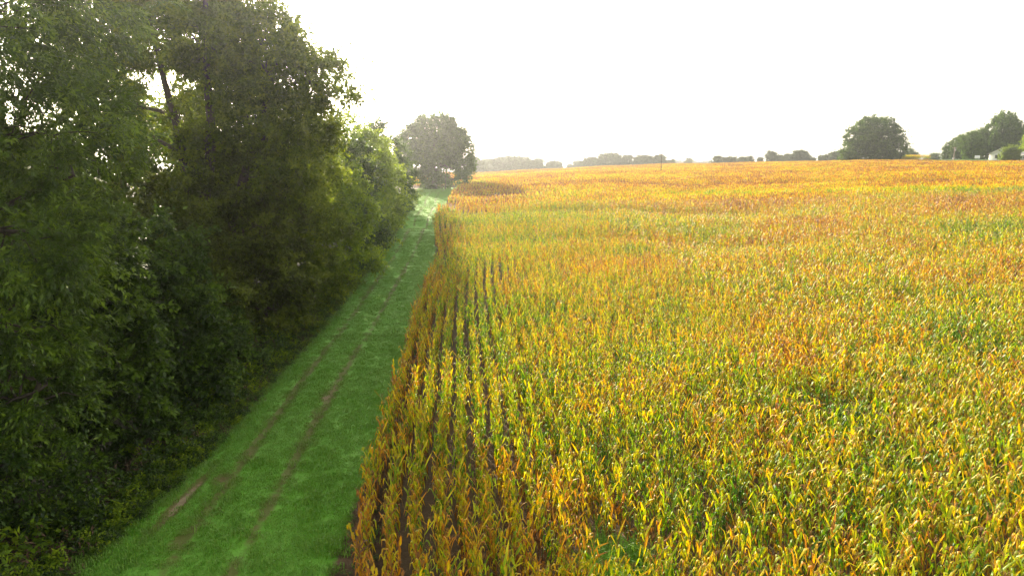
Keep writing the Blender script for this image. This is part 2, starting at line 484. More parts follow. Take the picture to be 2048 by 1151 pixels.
NV = 10
corn_parts = []; corn_src = []
for k in range(NV):
    st, lf, ts, er = corn_plant_meshes(100 + k)
    parts = [('stalk', st.build('corn_stalk', M_stalk)), ('foliage', lf.build('corn_foliage', M_corn)),
             ('tassel', ts.build('corn_tassel', M_tassel)), ('ear', er.build('corn_ear', M_stalk))]
    corn_parts.append(parts)
    al = MB()
    for m_ in (st, lf, ts, er):
        for v, h in zip(m_.v, m_.h): pass
    # one joined mesh of the same plant for the crop object
    V = []; Qs = []; Ts = []; Hh = []; mi = []; n = 0
    for im, m_ in enumerate((st, lf, ts, er)):
        V += m_.v; Hh += m_.h
        for a in m_.q: Qs.append(a + n); mi.append(('q', im, len(a)))
        for a in m_.t: Ts.append(a + n)
        n += m_.n
    me = mesh('corn_joined', np.concatenate(V), [np.concatenate(Qs), np.concatenate(Ts)], None, {'hue': np.concatenate(Hh)})
    me.materials.append(M_stalk); me.materials.append(M_corn); me.materials.append(M_tassel)
    mid = [np.full(l, {0: 0, 1: 1, 2: 2, 3: 0}[im]) for _, im, l in mi]
    mid = np.concatenate(mid + [np.zeros(sum(len(a) for a in Ts), int)]).astype(np.int32)
    me.polygons.foreach_set('material_index', mid)
    corn_src.append(me)
# patches of simpler plants for the far field: 4 rows x 3 m
for k in range(4):
    rg = np.random.default_rng(300 + k); mb = MB()
    for row in range(4):
        for a in np.arange(0, 3.0, .21):
            _, lf, _, _ = corn_plant_meshes(int(rg.integers(1e6)), 1)
            off = np.array([(row - 1.5) * .76 + rg.normal(0, .03), a - 1.5 + rg.normal(0, .03), 0])
            sc = rg.uniform(.93, 1.06)
            for v, q_, h in zip(lf.v, lf.q, lf.h): 
                keep = v[0, 2] > .5
                if keep: 
                    mb.v.append(v * sc + off); mb.h.append(h); mb.q.append((q_ - q_.min()) + mb.n); mb.n += len(v)
    corn_src.append(mb.build('corn_patch', M_corn))

def smooth_noise(x, y, sc, seed):
    rg = np.random.default_rng(seed); v = np.zeros_like(x)
    for k in range(9):
        a = rg.uniform(0, 6.28); f = sc * rg.uniform(.6, 1.7)
        v += np.sin((x * math.cos(a) + y * math.sin(a)) * f + rg.uniform(0, 6.28))
    return v / 3.0
HOUSE_Y = 268.0
def lawn_mask(x, y):       # lawn and drive around the farmhouse
    return (x > 163) & (y > 262 - (x - 163) * .02)
def tone_at(x, y):
    r = np.hypot(x, y); u = x / y
    t = .07 * smooth_noise(x, y, .16, 1) + .05 * smooth_noise(x, y, .6, 2)
    # edge rows are drier and browner
    d = x - corn_edge(y)
    t += .15 * np.exp(-(d / .8) ** 2) * (y < 62) + .03 * np.exp(-((d - 2.5) / 3) ** 2) * (y < 30) - .07 * np.exp(-((d - 4.5) / 3) ** 2) * (y > 26) * (y < 75)
    w = np.clip((r - 75) / 50, 0, 1)
    t += .085 * np.clip((r - 32) / 25, 0, 1) * np.clip((125 - r) / 20, 0, 1)
    t += w * (.10 + .04 * smooth_noise(x * .25, y, .12, 3))
    band = lambda c, s: np.exp(-((r - c) / s) ** 2)
    t += -.22 * band(135, 6) * (u > .2) + .12 * band(118, 7) * (u > .25) + .05 * band(160, 14) - .05 * band(186, 5) + .06 * band(205, 8)
    t += -.12 * band(96, 8) * (u < .2) - .2 * band(245, 7) * (u < .12)
    for cx, cy, rr, a in ((13.6, 27.5, 1.6, -.35), (12, 70, 2.2, -.3), (10.5, 46.5, .9, -.35), (2.6, 17.5, 1.5, -.1), (14.5, 36, 3, .14), (6, 40, 3.5, .15), (9, 26, 4, .06)):
        t += a * np.exp(-((x - cx) ** 2 + (y - cy) ** 2) / rr ** 2)
    return t
# single plants
P = []; PK_ = []
for k in range(-1, 175):
    y_ = np.arange(13.5, 112, .235) + rng.uniform(0, .2)
    y_ = y_ + rng.normal(0, .025, len(y_))
    wgt = math.exp(-max(k, 0) * .76 / 20.0)
    straight = -4.6 - (y_ - 17) * .09
    x_ = wgt * corn_edge(y_) + (1 - wgt) * straight + .76 * k + .55 + rng.normal(0, .022, len(y_))
    ok = (x_ / y_ < .86) & (x_ > corn_edge(y_) - .3)
    ok &= rng.random(len(y_)) > .07 + .12 * (smooth_noise(x_, y_, .9, 40 ) > .8)
    if k <= 0: ok &= rng.random(len(y_)) > (.3 if k == 0 else .1)
    ok &= ~((np.hypot((x_ - 2.9), (y_ - 17.6) * 1.0) < 1.2))
    P.append(np.stack([x_[ok], y_[ok]], -1)); PK_.append(np.full(int(ok.sum()), k))
P = np.concatenate(P); PK_ = np.concatenate(PK_)
px_, py_ = P[:, 0], P[:, 1]
pz_ = Z(px_, py_)
hgt = 1 + .06 * smooth_noise(px_, py_, .35, 5) + rng.normal(0, .075, len(P))
hgt *= 1 - .25 * np.exp(-(((px_ - 13.6) ** 2 + (py_ - 27.5) ** 2) / 3.0))
tn = tone_at(px_, py_) + rng.normal(0, .13, len(P))
var = rng.integers(0, NV, len(P))
rz = rng.normal(.09 + 1.2, .6, len(P)) + math.pi * rng.integers(0, 2, len(P)); rx = rng.normal(0, .05, (len(P), 2))
# the 300 plants that show largest: nearest to the camera and inside the frame
f_, u_ = py_ * math.cos(R(10.1)) - (pz_ + 1.6 - CAM_H) * math.sin(R(10.1)), py_ * math.sin(R(10.1)) + (pz_ + 1.6 - CAM_H) * math.cos(R(10.1))
inside = (np.abs(px_ / f_) < .75) & (u_ / f_ > -.4215)
dist = np.where(inside, np.sqrt(px_ ** 2 + py_ ** 2 + 100), 1e9)
near = np.argsort(dist)[:300]
isnear = np.zeros(len(P), bool); isnear[near] = True
protos = {}
for i in near:
    v = int(var[i]); loc = (px_[i], py_[i], pz_[i])
    if v not in protos:
        e = empty('corn_plant', loc); protos[v] = e
        for nme, me in corn_parts[v]: link(nme, me, e)
    else:
        e = protos[v].copy(); C.link(e)
        for ch in protos[v].children:
            c = ch.copy(); C.link(c); c.parent = e
    e.location = loc; e.rotation_euler = (rx[i, 0], rx[i, 1], rz[i]); wd1 = .85 if PK_[i] < 16 else 1.0; e.scale = (wd1, wd1, float(hgt[i]))
    for ch in e.children: ch['tone'] = float(tn[i])
    kk = int(PK_[i])
    look = 'greener' if tn[i] < -.09 else ('dry orange' if tn[i] > .09 else 'yellowing')
    if kk <= 0: tag(e, 'dry orange brown corn plant in the outermost row beside the bare soil strip', 'corn plant', 'corn plants in the outermost row')
    elif kk < 7:
        od = ['second', 'third', 'fourth', 'fifth', 'sixth', 'seventh'][kk - 1]
        tag(e, '%s corn plant in the %s row from the bare soil, near the camera' % (look, od), 'corn plant', '%s corn plants in the %s near row' % (look, od))
    elif math.hypot(px_[i] - 2.9, py_[i] - 17.6) < 2.2:
        tag(e, '%s corn plant at the rim of the gap filled with tall green grass' % look, 'corn plant', '%s corn plants round the grassy gap' % look)
    elif px_[i] < 6: tag(e, '%s drooping corn plant near the camera, a few steps from the grassy gap' % look, 'corn plant', '%s near corn plants about the grassy gap' % look)
    else: tag(e, '%s drooping corn plant toward the lower right corner of the picture' % look, 'corn plant', '%s near corn plants at lower right' % look)
m_ = ~isnear
A = np.stack([px_[m_], py_[m_], pz_[m_]], -1); n1 = len(A)
wd_ = np.where((PK_[m_] < 30) & (py_[m_] > 36), .72, np.where(PK_[m_] < 16, .85, 1.0))
sclA = np.stack([wd_, wd_, hgt[m_]], -1)
rotA = np.stack([rx[m_, 0], rx[m_, 1], rz[m_]], -1)
# far patches
yy_ = np.arange(113.5, 470, 3.0); Q = []
for y0 in yy_:
    xs_ = np.arange(-60, y0 * .86, 3.04)
    Q.append(np.stack([xs_ + rng.uniform(0, .5), np.full(len(xs_), y0) + rng.normal(0, .1, len(xs_))], -1))
Q = np.concatenate(Q); qx, qy = Q[:, 0], Q[:, 1]
rr_ = np.hypot(qx, qy)
rcq = np.interp(qx / qy, [-.05, .2, .5, .75], [350, 400, 330, 290])
ok = (rr_ < rcq * 1.12)
ok &= np.where(qy < 183, qx > corn_edge(np.minimum(qy, 178)) + 1.7, True)
ok &= ~((qy > 174) & (qy < 192) & (qx < -6.5 - (qy-174)*.0)) & ~((qy >= 192) & (qx < -28 - (qy - 192) * .1))
ok &= ~((qx > 161 + (qy - 252) * .2) & (qy > 252) & (qy < 301)) & ~((qx > 212) & (qy > 252)) & ~((qx > 155) & (qy > 345))
ok &= np.hypot(qx - 159, qy - 300) > 3
qx, qy = qx[ok], qy[ok]
B = np.stack([qx, qy, Z(qx, qy)], -1); n2 = len(B)
rotB = np.stack([np.zeros(n2), np.zeros(n2), rng.integers(0, 2, n2) * math.pi + .05], -1)
sclB = np.stack([np.ones(n2), np.ones(n2), 1 + .05 * smooth_noise(qx, qy, .2, 8)], -1)
crop = scatter('corn_crop', np.concatenate([A, B]), np.concatenate([var[m_], rng.integers(NV, NV + 4, n2)]),
        np.concatenate([rotA, rotB]), np.concatenate([sclA, sclB]),
        np.concatenate([tn[m_], tone_at(qx, qy) - .04 * np.clip((200 - np.hypot(qx, qy)) / 80, 0, 1) + rng.normal(0, .03, n2)]), corn_src,
        'broad field of ripening yellow and orange corn stretching to the horizon', 'corn')
print('corn', n1, n2)

# ------------------------------------------------------------------ grass
def tuft(seed, n, size, hmin, hmax, w):
    rg = np.random.default_rng(seed)
    b = np.stack([rg.uniform(-size / 2, size / 2, n), rg.uniform(-size / 2, size / 2, n), np.zeros(n)], -1)
    az = rg.uniform(0, 6.28, n); h = rg.uniform(hmin, hmax, n); ln = rg.uniform(.2, .9, n)
    side = np.stack([-np.sin(az), np.cos(az), 0 * az], -1) * w / 2
    out = np.stack([np.cos(az), np.sin(az), 0 * az], -1)
    m1 = b + out * (h * ln * .3)[:, None] + np.array([0, 0, 1]) * (h * .65)[:, None]
    t1 = b + out * (h * ln)[:, None] + np.array([0, 0, 1]) * (h * (1 - .35 * ln))[:, None]
    v = np.stack([b - side, b + side, m1 + side * .8, m1 - side * .8, t1], 1).reshape(-1, 3)
    i = np.arange(n)[:, None] * 5
    q = i + np.array([[0, 1, 2, 3]]); t = i + np.array([[3, 2, 4]])
    return mesh('tuft', v, [q, t], M_tuft, {'hue': np.repeat(rg.random(n), 5)})
tufts = [tuft(11 + k, 110, .42, .04, .12, .016) for k in range(4)] + [tuft(21 + k, 80, .55, .10, .24, .02) for k in range(3)] \
        + [tuft(31 + k, 60, .5, .35, .8, .02) for k in range(2)]
T = []; tv = []; tt = []; tsc = []
def grid_pts(y0, y1, step):
    for y in np.arange(y0, y1, step):
        xs_ = np.arange(wood_edge(y) - .6, corn_edge(y), step)
        yield np.stack([xs_ + rng.uniform(-.5, .5, len(xs_)) * step, np.full(len(xs_), y) + rng.uniform(-.5, .5, len(xs_)) * step], -1)
for y0, y1, st_, sc_ in ((12, 45, .27, 1.0), (45, 90, .42, 1.35), (90, 180, .8, 2.0)):
    g = np.concatenate(list(grid_pts(y0, y1, st_)))
    x, y = g[:, 0], g[:, 1]
    tkv = np.maximum(np.exp(-((x - track_r(y)) / .28) ** 2), np.exp(-((x - track_r(y) + 2.0) / .28) ** 2))
    tkv = np.maximum(tkv, 1.2 * blob(x, y, -11.6 - (y - 22) * .02, 22.4, .3, 2.4))
    tkv = np.maximum(tkv, blob(x, y, -10.9, 24.0, .35, .6)); tkv = np.maximum(tkv, blob(x, y, -10.4, 19.8, .3, .7))
    e = np.clip(1 - (grass_edge(y) + .15 * np.sin(y * 3.1) + .1 * np.sin(y * 7) - x) / .45, 0, 1)
    ok = (rng.random(len(x)) > tkv * np.where(tkv > 1, 1, .93)) & (rng.random(len(x)) > e * .97)
    x, y, tkv, e = x[ok], y[ok], tkv[ok], e[ok]
    wd = x - wood_edge(y)
    v = rng.integers(0, 4, len(x)); v = np.where((wd < .9) & (rng.random(len(x)) < .6), rng.integers(4, 7, len(x)), v)
    v = np.where(rng.random(len(x)) < .13 * (1 + np.sin(x * 2.1 + y * .7)), rng.integers(4, 7, len(x)), v)
    v = np.where((e > .25) & (rng.random(len(x)) < .4), rng.integers(4, 6, len(x)), v)
    T.append(np.stack([x, y, Z(x, y) + .11], -1)); tv.append(v)
    tt.append(np.clip(tkv * .8 + rng.normal(0, .05, len(x)) + .35 * (wd < .7) * rng.random(len(x)), 0, 1))
    s_ = sc_ * rng.uniform(.8, 1.2, len(x)); tsc.append(np.stack([s_, s_, s_ * (.6 if sc_ > 1.5 else .85 if sc_ > 1.1 else 1) * (1 - .4 * tkv)], -1))
T = np.concatenate(T); tv = np.concatenate(tv); tt = np.concatenate(tt); tsc = np.concatenate(tsc); n = len(T)
scatter('grass', T, tv, np.stack([np.zeros(n), np.zeros(n), rng.uniform(0, 6.28, n)], -1), tsc, tt, tufts,
        'short dewy green grass growing over the farm lane', 'grass')
# tall weeds in the bare spot of the crop
n = 60; x = 2.9 + rng.normal(0, .6, n); y = 17.6 + rng.normal(0, .6, n); s_ = rng.uniform(1.2, 2.0, n)
scatter('tall_grass', np.stack([x, y, Z(x, y)], -1), rng.integers(7, 9, n), np.stack([x * 0, x * 0, rng.uniform(0, 6.28, n)], -1),
        np.stack([s_ * .7, s_ * .7, s_], -1), np.zeros(n), tufts, 'bright green tall grass filling a gap in the near corn', 'grass')

# ------------------------------------------------------------------ trees
DENS = 2.1; VOID = -.7
def leaves_at(Cn, On, cr, twigs, per, L, W, rg, droop=.25, narrow=False):
    n = len(Cn); m = n * twigs
    hue = np.repeat(np.clip(rg.normal(.5, .25, n), 0, 1), twigs * per)
    c = np.repeat(Cn, twigs, 0); o = np.repeat(On, twigs, 0)
    D = norm((o * .9 + rg.normal(0, .7, (m, 3))) * np.array([1, 1, .6]) + np.array([0, 0, .08]))
    TL = np.repeat(cr, twigs) * rg.uniform(.5, 1.35, m)
    c = c + rg.normal(0, .22, (m, 3)) * np.repeat(cr, twigs)[:, None]
    c = np.repeat(c, per, 0); Dl = np.repeat(D, per, 0); TLl = np.repeat(TL, per)
    t = rg.uniform(.05, 1, m * per)
    p = c + Dl * (TLl * t)[:, None]; p[:, 2] -= droop * TLl * t * t
    p += rg.normal(0, .04, p.shape) * TLl[:, None]
    d = norm(Dl * (.9 if narrow else .5) + rg.normal(0, .5, p.shape) + np.array([0, 0, -.35 if narrow else -.15]))
    s = norm(np.cross(d, np.array([0, 0, 1.0]) + rg.normal(0, .55, p.shape)))
    nn = np.cross(s, d)
    l = L * rg.uniform(.75, 1.4, len(p)); w = W * rg.uniform(.8, 1.4, len(p))
    a = p; b = p + d * (l * .45)[:, None] + s * (w / 2)[:, None] + nn * (w * .15)[:, None]
    e = p + d * l[:, None] - nn * (l * .12)[:, None]; g = p + d * (l * .45)[:, None] - s * (w / 2)[:, None] + nn * (w * .15)[:, None]
    v = np.stack([a, b, e, g], 1).reshape(-1, 3)
    q = np.arange(len(p) * 4).reshape(-1, 4)
    h = np.repeat(np.clip(hue + rg.normal(0, .2, len(p)), 0, 1), 4)
    return v, q, h
def crown_mesh(lobes, leaf, cr, twigs, per, density, mat, seed, narrow=False, inner=.25, droop=.25, cull=None):
    """lobes: (x,y,z,rx,ry,rz) relative to the tree base; leaf=(L,W)"""
    rg = np.random.default_rng(seed); Cs = []; Os = []
    for k, (x, y, z, a, b, c) in enumerate(lobes):
        area = 4 * math.pi * ((a * b) ** 1.6 / 3 + (a * c) ** 1.6 / 3 + (b * c) ** 1.6 / 3) ** (1 / 1.6)
        n = max(6, int(DENS * density * area / (cr * cr)))
        d = norm(rg.normal(size=(n, 3)))
        rad = np.where(rg.random(n) < inner, rg.uniform(.35, .8, n), rg.uniform(.82, 1.0, n))
        # uneven outline
        rad *= 1 + .13 * np.sin(d[:, 0] * 4.3 + seed) * np.sin(d[:, 1] * 5.1 + k) + .10 * np.sin(d[:, 2] * 7 + k * 2 + d[:, 0] * 5)
        p = np.array([x, y, z]) + d * rad[:, None] * np.array([a, b, c])
        keep = np.ones(n, bool)
        for k2, (x2, y2, z2, a2, b2, c2) in enumerate(lobes):
            if k2 == k: continue
            q = ((p - np.array([x2, y2, z2])) / np.array([a2, b2, c2])); keep &= (q ** 2).sum(1) > .5
        keep |= rg.random(n) < .15
        keep &= p[:, 2] > .25
        fq = 1.9 / cr
        nz = np.sin(p[:, 0] * fq + 1.3 * np.sin(p[:, 1] * fq * .8 + seed)) + np.sin(p[:, 1] * fq * 1.1 + 1.2 * np.sin(p[:, 2] * fq + seed)) + np.sin(p[:, 2] * fq * 1.25 + 1.1 * np.sin(p[:, 0] * fq * .9))
        keep &= nz > VOID
        o = norm(d / np.array([a, b, c]) * min(a, b, c))
        Cs.append(p[keep]); Os.append(o[keep])
    Cs = np.concatenate(Cs); Os = np.concatenate(Os)
    if cull is not None:
        kk = cull(Cs); Cs, Os = Cs[kk], Os[kk]
    v, q, h = leaves_at(Cs, Os, cr * rg.uniform(.6, 1.35, len(Cs)), twigs, per, leaf[0], leaf[1], rg, droop, narrow)
    return mesh('crown', v, q, mat, {'hue': h}), Cs
def limb_path(a, b, rg, n=5, sag=.08):
    a = np.array(a, float); b = np.array(b, float); t = np.linspace(0, 1, n)[:, None]
    p = a + (b - a) * t
    L = np.linalg.norm(b - a)
    off = rg.normal(0, sag * L, (n, 3)) * np.sin(t * math.pi)
    p = p + off; p[:, 2] += (np.sin(t[:, 0] * math.pi) * L * .08)
    return p
def wood_mesh(stems, lobes, clumps, seed, r0, nsub=9):
    """stems: list of lists of points for main stems"""
    rg = np.random.default_rng(seed + 50); mb = MB()
    nodes = []
    for st in stems:
        st = np.array(st, float); n = len(st)
        t = np.linspace(0, 1, 9); pts = np.stack([np.interp(t, np.linspace(0, 1, n), st[:, k]) for k in range(3)], -1)
        pts[1:-1] += rg.normal(0, .06, (7, 3)) * np.array([1, 1, 0])
        rad = r0 * np.interp(t, [0, .08, .5, 1], [1.35, 1.0, .7, .25])
        mb.tube(pts, rad, 8); nodes += [(p, r) for p, r in zip(pts[2:], rad[2:])]
    NP = np.array([p for p, _ in nodes]); NR = np.array([r for _, r in nodes])
    for (x, y, z, a, b, c) in lobes:
        e = np.array([x, y, z]); low = NP[:, 2] < z + .2 * c
        dd = np.linalg.norm(NP - e, axis=1) + (~low) * 50; k = int(np.argmin(dd))
        pth = limb_path(NP[k], e, rg); rr = NR[k] * .6
        mb.tube(pth, np.linspace(rr, rr * .45, len(pth)), 6)
        if len(clumps):
            q = ((clumps - e) / np.array([a, b, c])); cand = np.where((q ** 2).sum(1) < 1.3)[0]
            if len(cand):
                for ci in rg.choice(cand, min(nsub, len(cand)), replace=False):
                    s0 = pth[int(rg.integers(2, len(pth)))]
                    pp = limb_path(s0, clumps[ci], rg, 4)
                    mb.tube(pp, np.linspace(rr * .4, rr * .08, 4), 4)
    return mb.build('trunk', M_bark, True)
def tree(name, x, y, lobes, leaf, mat, seed, label, cat='tree', group=None, cr=.9, twigs=6, per=7, density=.5, r0=.25,
         stems=None, narrow=False, inner=.25, nsub=9, droop=.25, rz=0, cull=None, scale=1.0, void=None):
    global VOID
    VOID = -.5 if void is None else void
    e = empty(name, (x, y, zf(x, y) - .05), rz); e.scale = (scale,) * 3
    cm, Cs = crown_mesh(lobes, leaf, cr, twigs, per, density, mat, seed, narrow, inner, droop, cull)
    if stems is None:
        top = max(l[2] for l in lobes)
        stems = [[(0, 0, -.3), (.1, 0, top * .4), (random.uniform(-.4, .4), random.uniform(-.4, .4), top)]]
    wm = wood_mesh(stems, lobes, Cs, seed, r0, nsub)
    link('trunk', wm, e); link('crown', cm, e)
    tag(e, label, cat, group)
    return e
def ball(H, Rr, n, seed, base=.25, squash=.5):
    """a round crown of n lobes, total height H, radius Rr, starting at base*H"""
    rg = np.random.default_rng(seed); z0 = H * base; out = []
    for k in range(n):
        f = (k + .5) / n; z = z0 + (H - z0) * f
        rad = Rr * math.sqrt(max(.05, 1 - (2 * f - .9) ** 2)) * .55
        a = k * 2.4 + rg.uniform(-.3, .3)
        s = Rr * rg.uniform(.38, .55)
        out.append((rad * math.cos(a), rad * math.sin(a), min(z, H - s * .8), s, s, s * .8))
    out.append((0, 0, (z0 + H) / 2, Rr * .6, Rr * .6, (H - z0) * .42))
    return out

# --- near left, narrow drooping leaves
tree('ash_tree', -16.6, 21.0,
     [(0.9, -.5, 15.2, 3.4, 3.2, 2.6), (2.4, .6, 12.6, 2.6, 2.6, 2.1), (1.9, -.5, 9.6, 2.6, 2.5, 2.0), (.9, -.6, 7.0, 2.5, 2.4, 1.7),
      (1.6, -.2, 4.9, 2.0, 2.0, 1.1), (.4, -1.2, 3.0, 2.0, 1.8, 1.3), (-2, 0, 10, 3.2, 3, 4), (-1.2, 0, 17.5, 2.4, 2.4, 2.0), (-1.8, -.4, 4.6, 2.8, 2.6, 2.6), (3.3, 0, 11.4, 1.3, 1.3, .8), (1.6, 2, 17.0, 3.2, 2.6, 2.2), (-3, 3, 14, 3.5, 3, 4)],
     (.18, .062), M_ash, 1, 'tall narrow leaved tree at the left edge with drooping glossy foliage nearest the camera',
     cr=.75, twigs=9, per=13, density=.62, r0=.28, narrow=True, droop=.22, inner=.3)
# --- the great multi-stemmed tree whose trunk shows
tree('broadleaf_tree', -20.8, 45.0,
     [(-2.6, 0, 24.5, 4.2, 4, 3.2), (.8, 0, 24.0, 3.8, 4, 2.8), (4.6, 0, 19.0, 3.0, 3.2, 2.3), (8.2, 0, 16.6, 2.4, 2.6, 1.7), (6.6, .3, 13.6, 2.8, 2.8, 2.0),
      (-5.2, 0, 20, 3.2, 3.2, 3.0), (-1.4, 1, 20, 3.0, 3.0, 1.8), (2.4, -1, 18.6, 2.6, 2.6, 2.0), (5.2, 0, 17.2, 3.4, 3.0, 2.4), (3.6, .5, 14.2, 2.6, 2.2, 1.6), (-5.6, .6, 15.4, 2.4, 2.2, 1.7), (-.2, 0, 10.4, 1.1, 1.1, 2.2), (-.7, 0, 13.6, 1.0, 1.0, 2.0), (1.4, .1, 12.4, 1.0, 1.0, 2.2), (6.6, 0, 11.0, 2.6, 2.4, 1.8), (-2, 3, 22, 4.5, 3, 4.5), (1.2, 3, 21.0, 4.0, 3, 4.2), (-4.5, 2, 12.6, 1.6, 1.6, 1.4)],
     (.22, .13), M_big, 2, 'largest tree of the wood, dark forked vine covered trunks showing through its crown',
     cr=.95, twigs=8, per=13, density=.95, r0=.42, inner=.35, nsub=16,
     stems=[[(0, 0, -.3), (-.2, 0, 9), (-1.0, .2, 15), (-2.4, .3, 22)], [(.3, 0, 7.5), (1.2, 0, 11), (1.5, .2, 18), (1.8, 0, 24)], [(.6, .3, -.3), (2.2, .3, 8), (4.2, .2, 13), (6.0, 0, 18)]])
# vine sleeve foliage low around it
tree('vine_covered_tree', -17.6, 44.6,
     [(0, 0, 10.2, 2.8, 2.2, 2.0), (1.0, 0, 7.6, 2.8, 2.4, 2.4), (1.8, 0, 4.6, 2.6, 2.4, 2.6), (-.9, 0, 4.6, 2.4, 2.2, 3.2), (2.0, -.5, 2.0, 2.0, 1.8, 1.8)],
     (.23, .14), M_vine, 3, 'rounded olive brown vine covered tree below the crown of the largest tree', cr=.7, twigs=8, per=12, density=.5, r0=.18)
tree('understory_tree', -20.2, 37.0,
     [(.6, 0, 9.0, 2.6, 2.2, 2.0), (2.2, 0, 7.0, 2.2, 2.2, 2.0), (3.0, 0, 4.6, 2.0, 2.0, 1.9), (.5, 0, 4.8, 2.6, 2.2, 2.6), (3.6, -.3, 2.4, 1.8, 1.8, 1.7)],
     (.23, .13), M_vine, 4, 'brownish shrubby tree with dull rust tinged leaves in front of the dark forked trunks', cr=.65, twigs=8, per=12, density=.5, r0=.14)
tree('understory_tree', -16.9, 31.0,
     [(.2, 0, 7.6, 2.0, 2.0, 1.7), (.8, 0, 5.6, 2.0, 2.0, 1.8), (1.6, 0, 3.6, 1.8, 1.8, 1.6), (-.8, 0, 4.2, 2.4, 2.2, 2.6), (1.9, 0, 1.8, 1.5, 1.6, 1.4)],
     (.22, .11), M_under, 5, 'dark green understory tree with layered yellow green sprays beside the near grass lane', cr=.6, twigs=8, per=12, density=.5, r0=.12)
tree('understory_tree', -17.2, 26.2,
     [(.4, 0, 8.6, 2.1, 2.0, 1.6), (.9, 0, 6.4, 2.1, 2.0, 1.7), (1.5, 0, 4.2, 1.8, 1.8, 1.6), (-.9, 0, 5.0, 2.4, 2.2, 3.0), (1.5, -.3, 2.2, 1.7, 1.7, 1.6)],
     (.22, .105), M_under, 6, 'dark blue green shrubby tree standing just behind the narrow leaved tree at left', cr=.6, twigs=8, per=12, density=.5, r0=.12)
tree('shrub', -15.6, 20.0, [(0, 0, 2.4, 1.8, 1.8, 1.7), (.8, .6, 1.4, 1.4, 1.4, 1.1), (-1.4, 0, 2.2, 1.8, 1.6, 2.0)],
     (.15, .07), M_under, 7, 'low dark shrub under the narrow leaved tree in the lower left corner', 'shrub', cr=.5, twigs=7, per=10, density=.45, r0=.06)
tree('shrub', -15.6, 35.0, [(0, 0, 2.6, 1.6, 1.6, 1.7), (.9, .6, 1.4, 1.3, 1.3, 1.1), (-.9, 1.5, 2.8, 1.8, 1.6, 2.0)],
     (.15, .08), M_under, 8, 'small dark shrub with arching fronds reaching toward the lane below the vine covered tree', 'shrub', cr=.5, twigs=7, per=10, density=.45, r0=.06)
tree('understory_tree', -17.8, 51.5,
     [(.2, 0, 11.4, 2.6, 2.4, 2.0), (2.2, 0, 9.2, 2.5, 2.4, 1.9), (3.0, 0, 6.6, 2.3, 2.3, 1.9), (1.6, 0, 4.2, 2.6, 2.4, 2.2), (3.3, 0, 2.4, 1.9, 1.9, 1.7), (-1.2, 0, 7, 2.6, 2.4, 4)],
     (.22, .13), M_big, 9, 'olive tree with horizontal layered branches at the right foot of the largest tree', cr=.75, twigs=8, per=11, density=.48, r0=.17)
tree('understory_tree', -18.2, 60.0,
     [(.4, 0, 11.2, 2.8, 2.6, 2.2), (2.8, 0, 9.0, 2.6, 2.6, 1.9), (3.8, 0, 6.4, 2.3, 2.3, 1.9), (2.2, 0, 4.0, 2.8, 2.6, 2.4), (4.4, 0, 2.4, 1.9, 1.9, 1.7), (-1.4, 0, 6, 2.6, 2.6, 4)],
     (.24, .14), M_bright, 10, 'fresh green bushy tree midway along the lane with feathery yellow tipped sprays', cr=.8, twigs=8, per=11, density=.48, r0=.17)
tree('understory_tree', -19.1, 70.0,
     [(-.5, 0, 13.4, 2.4, 2.4, 2.0), (1.6, 0, 11.6, 2.6, 2.4, 2.2), (3.0, 0, 8.6, 2.6, 2.4, 2.2), (2.6, 0, 5.4, 2.8, 2.6, 2.4), (4.2, 0, 3.0, 2.0, 2.0, 2.0), (-1.6, 0, 8, 2.8, 2.6, 4.5)],
     (.27, .16), M_under, 11, 'mid green tree with ragged open top standing between two fresher green trees', cr=.85, twigs=8, per=10, density=.48, r0=.18)
tree('understory_tree', -20.0, 82.0,
     [(.4, 0, 12.8, 2.6, 2.6, 2.2), (2.6, 0, 11.0, 2.8, 2.6, 2.4), (4.2, 0, 8.0, 2.7, 2.6, 2.4), (3.8, 0, 4.8, 3.0, 2.6, 2.4), (.6, 0, 5.4, 3.2, 2.8, 4.4), (4.6, 0, 2.4, 2.0, 2.0, 1.9)],
     (.30, .18), M_bright, 12, 'bright yellow green tree with a rounded top toward the far end of the wood', cr=.95, twigs=8, per=10, density=.48, r0=.2)
tree('understory_tree', -21.1, 95.0,
     [(1.0, 0, 11.0, 2.8, 2.6, 2.3), (3.0, 0, 8.6, 2.8, 2.6, 2.4), (3.6, 0, 5.0, 2.8, 2.6, 2.6), (.4, 0, 5.4, 3.2, 2.8, 4.4), (4.0, 0, 2.4, 2.0, 2.0, 1.9)],
     (.32, .19), M_bright, 13, 'low bright green tree just before the darker tree that ends the wood', cr=1.0, twigs=8, per=9, density=.48, r0=.2)
tree('understory_tree', -22.6, 114.0,
     [(0, 0, 12.6, 2.8, 2.8, 2.4), (2.0, 0, 10.2, 3.0, 2.8, 2.6), (3.8, 0, 7.4, 2.8, 2.8, 2.4), (3.0, 0, 4.4, 3.2, 2.8, 2.6), (-.6, 0, 6, 3.4, 3, 5), (5.0, 0, 2.6, 1.6, 2.0, 1.7)],
     (.36, .21), M_oak, 14, 'grey green dense tree that ends the wood just before the great dark oak', cr=1.05, twigs=8, per=9, density=.48, r0=.2)

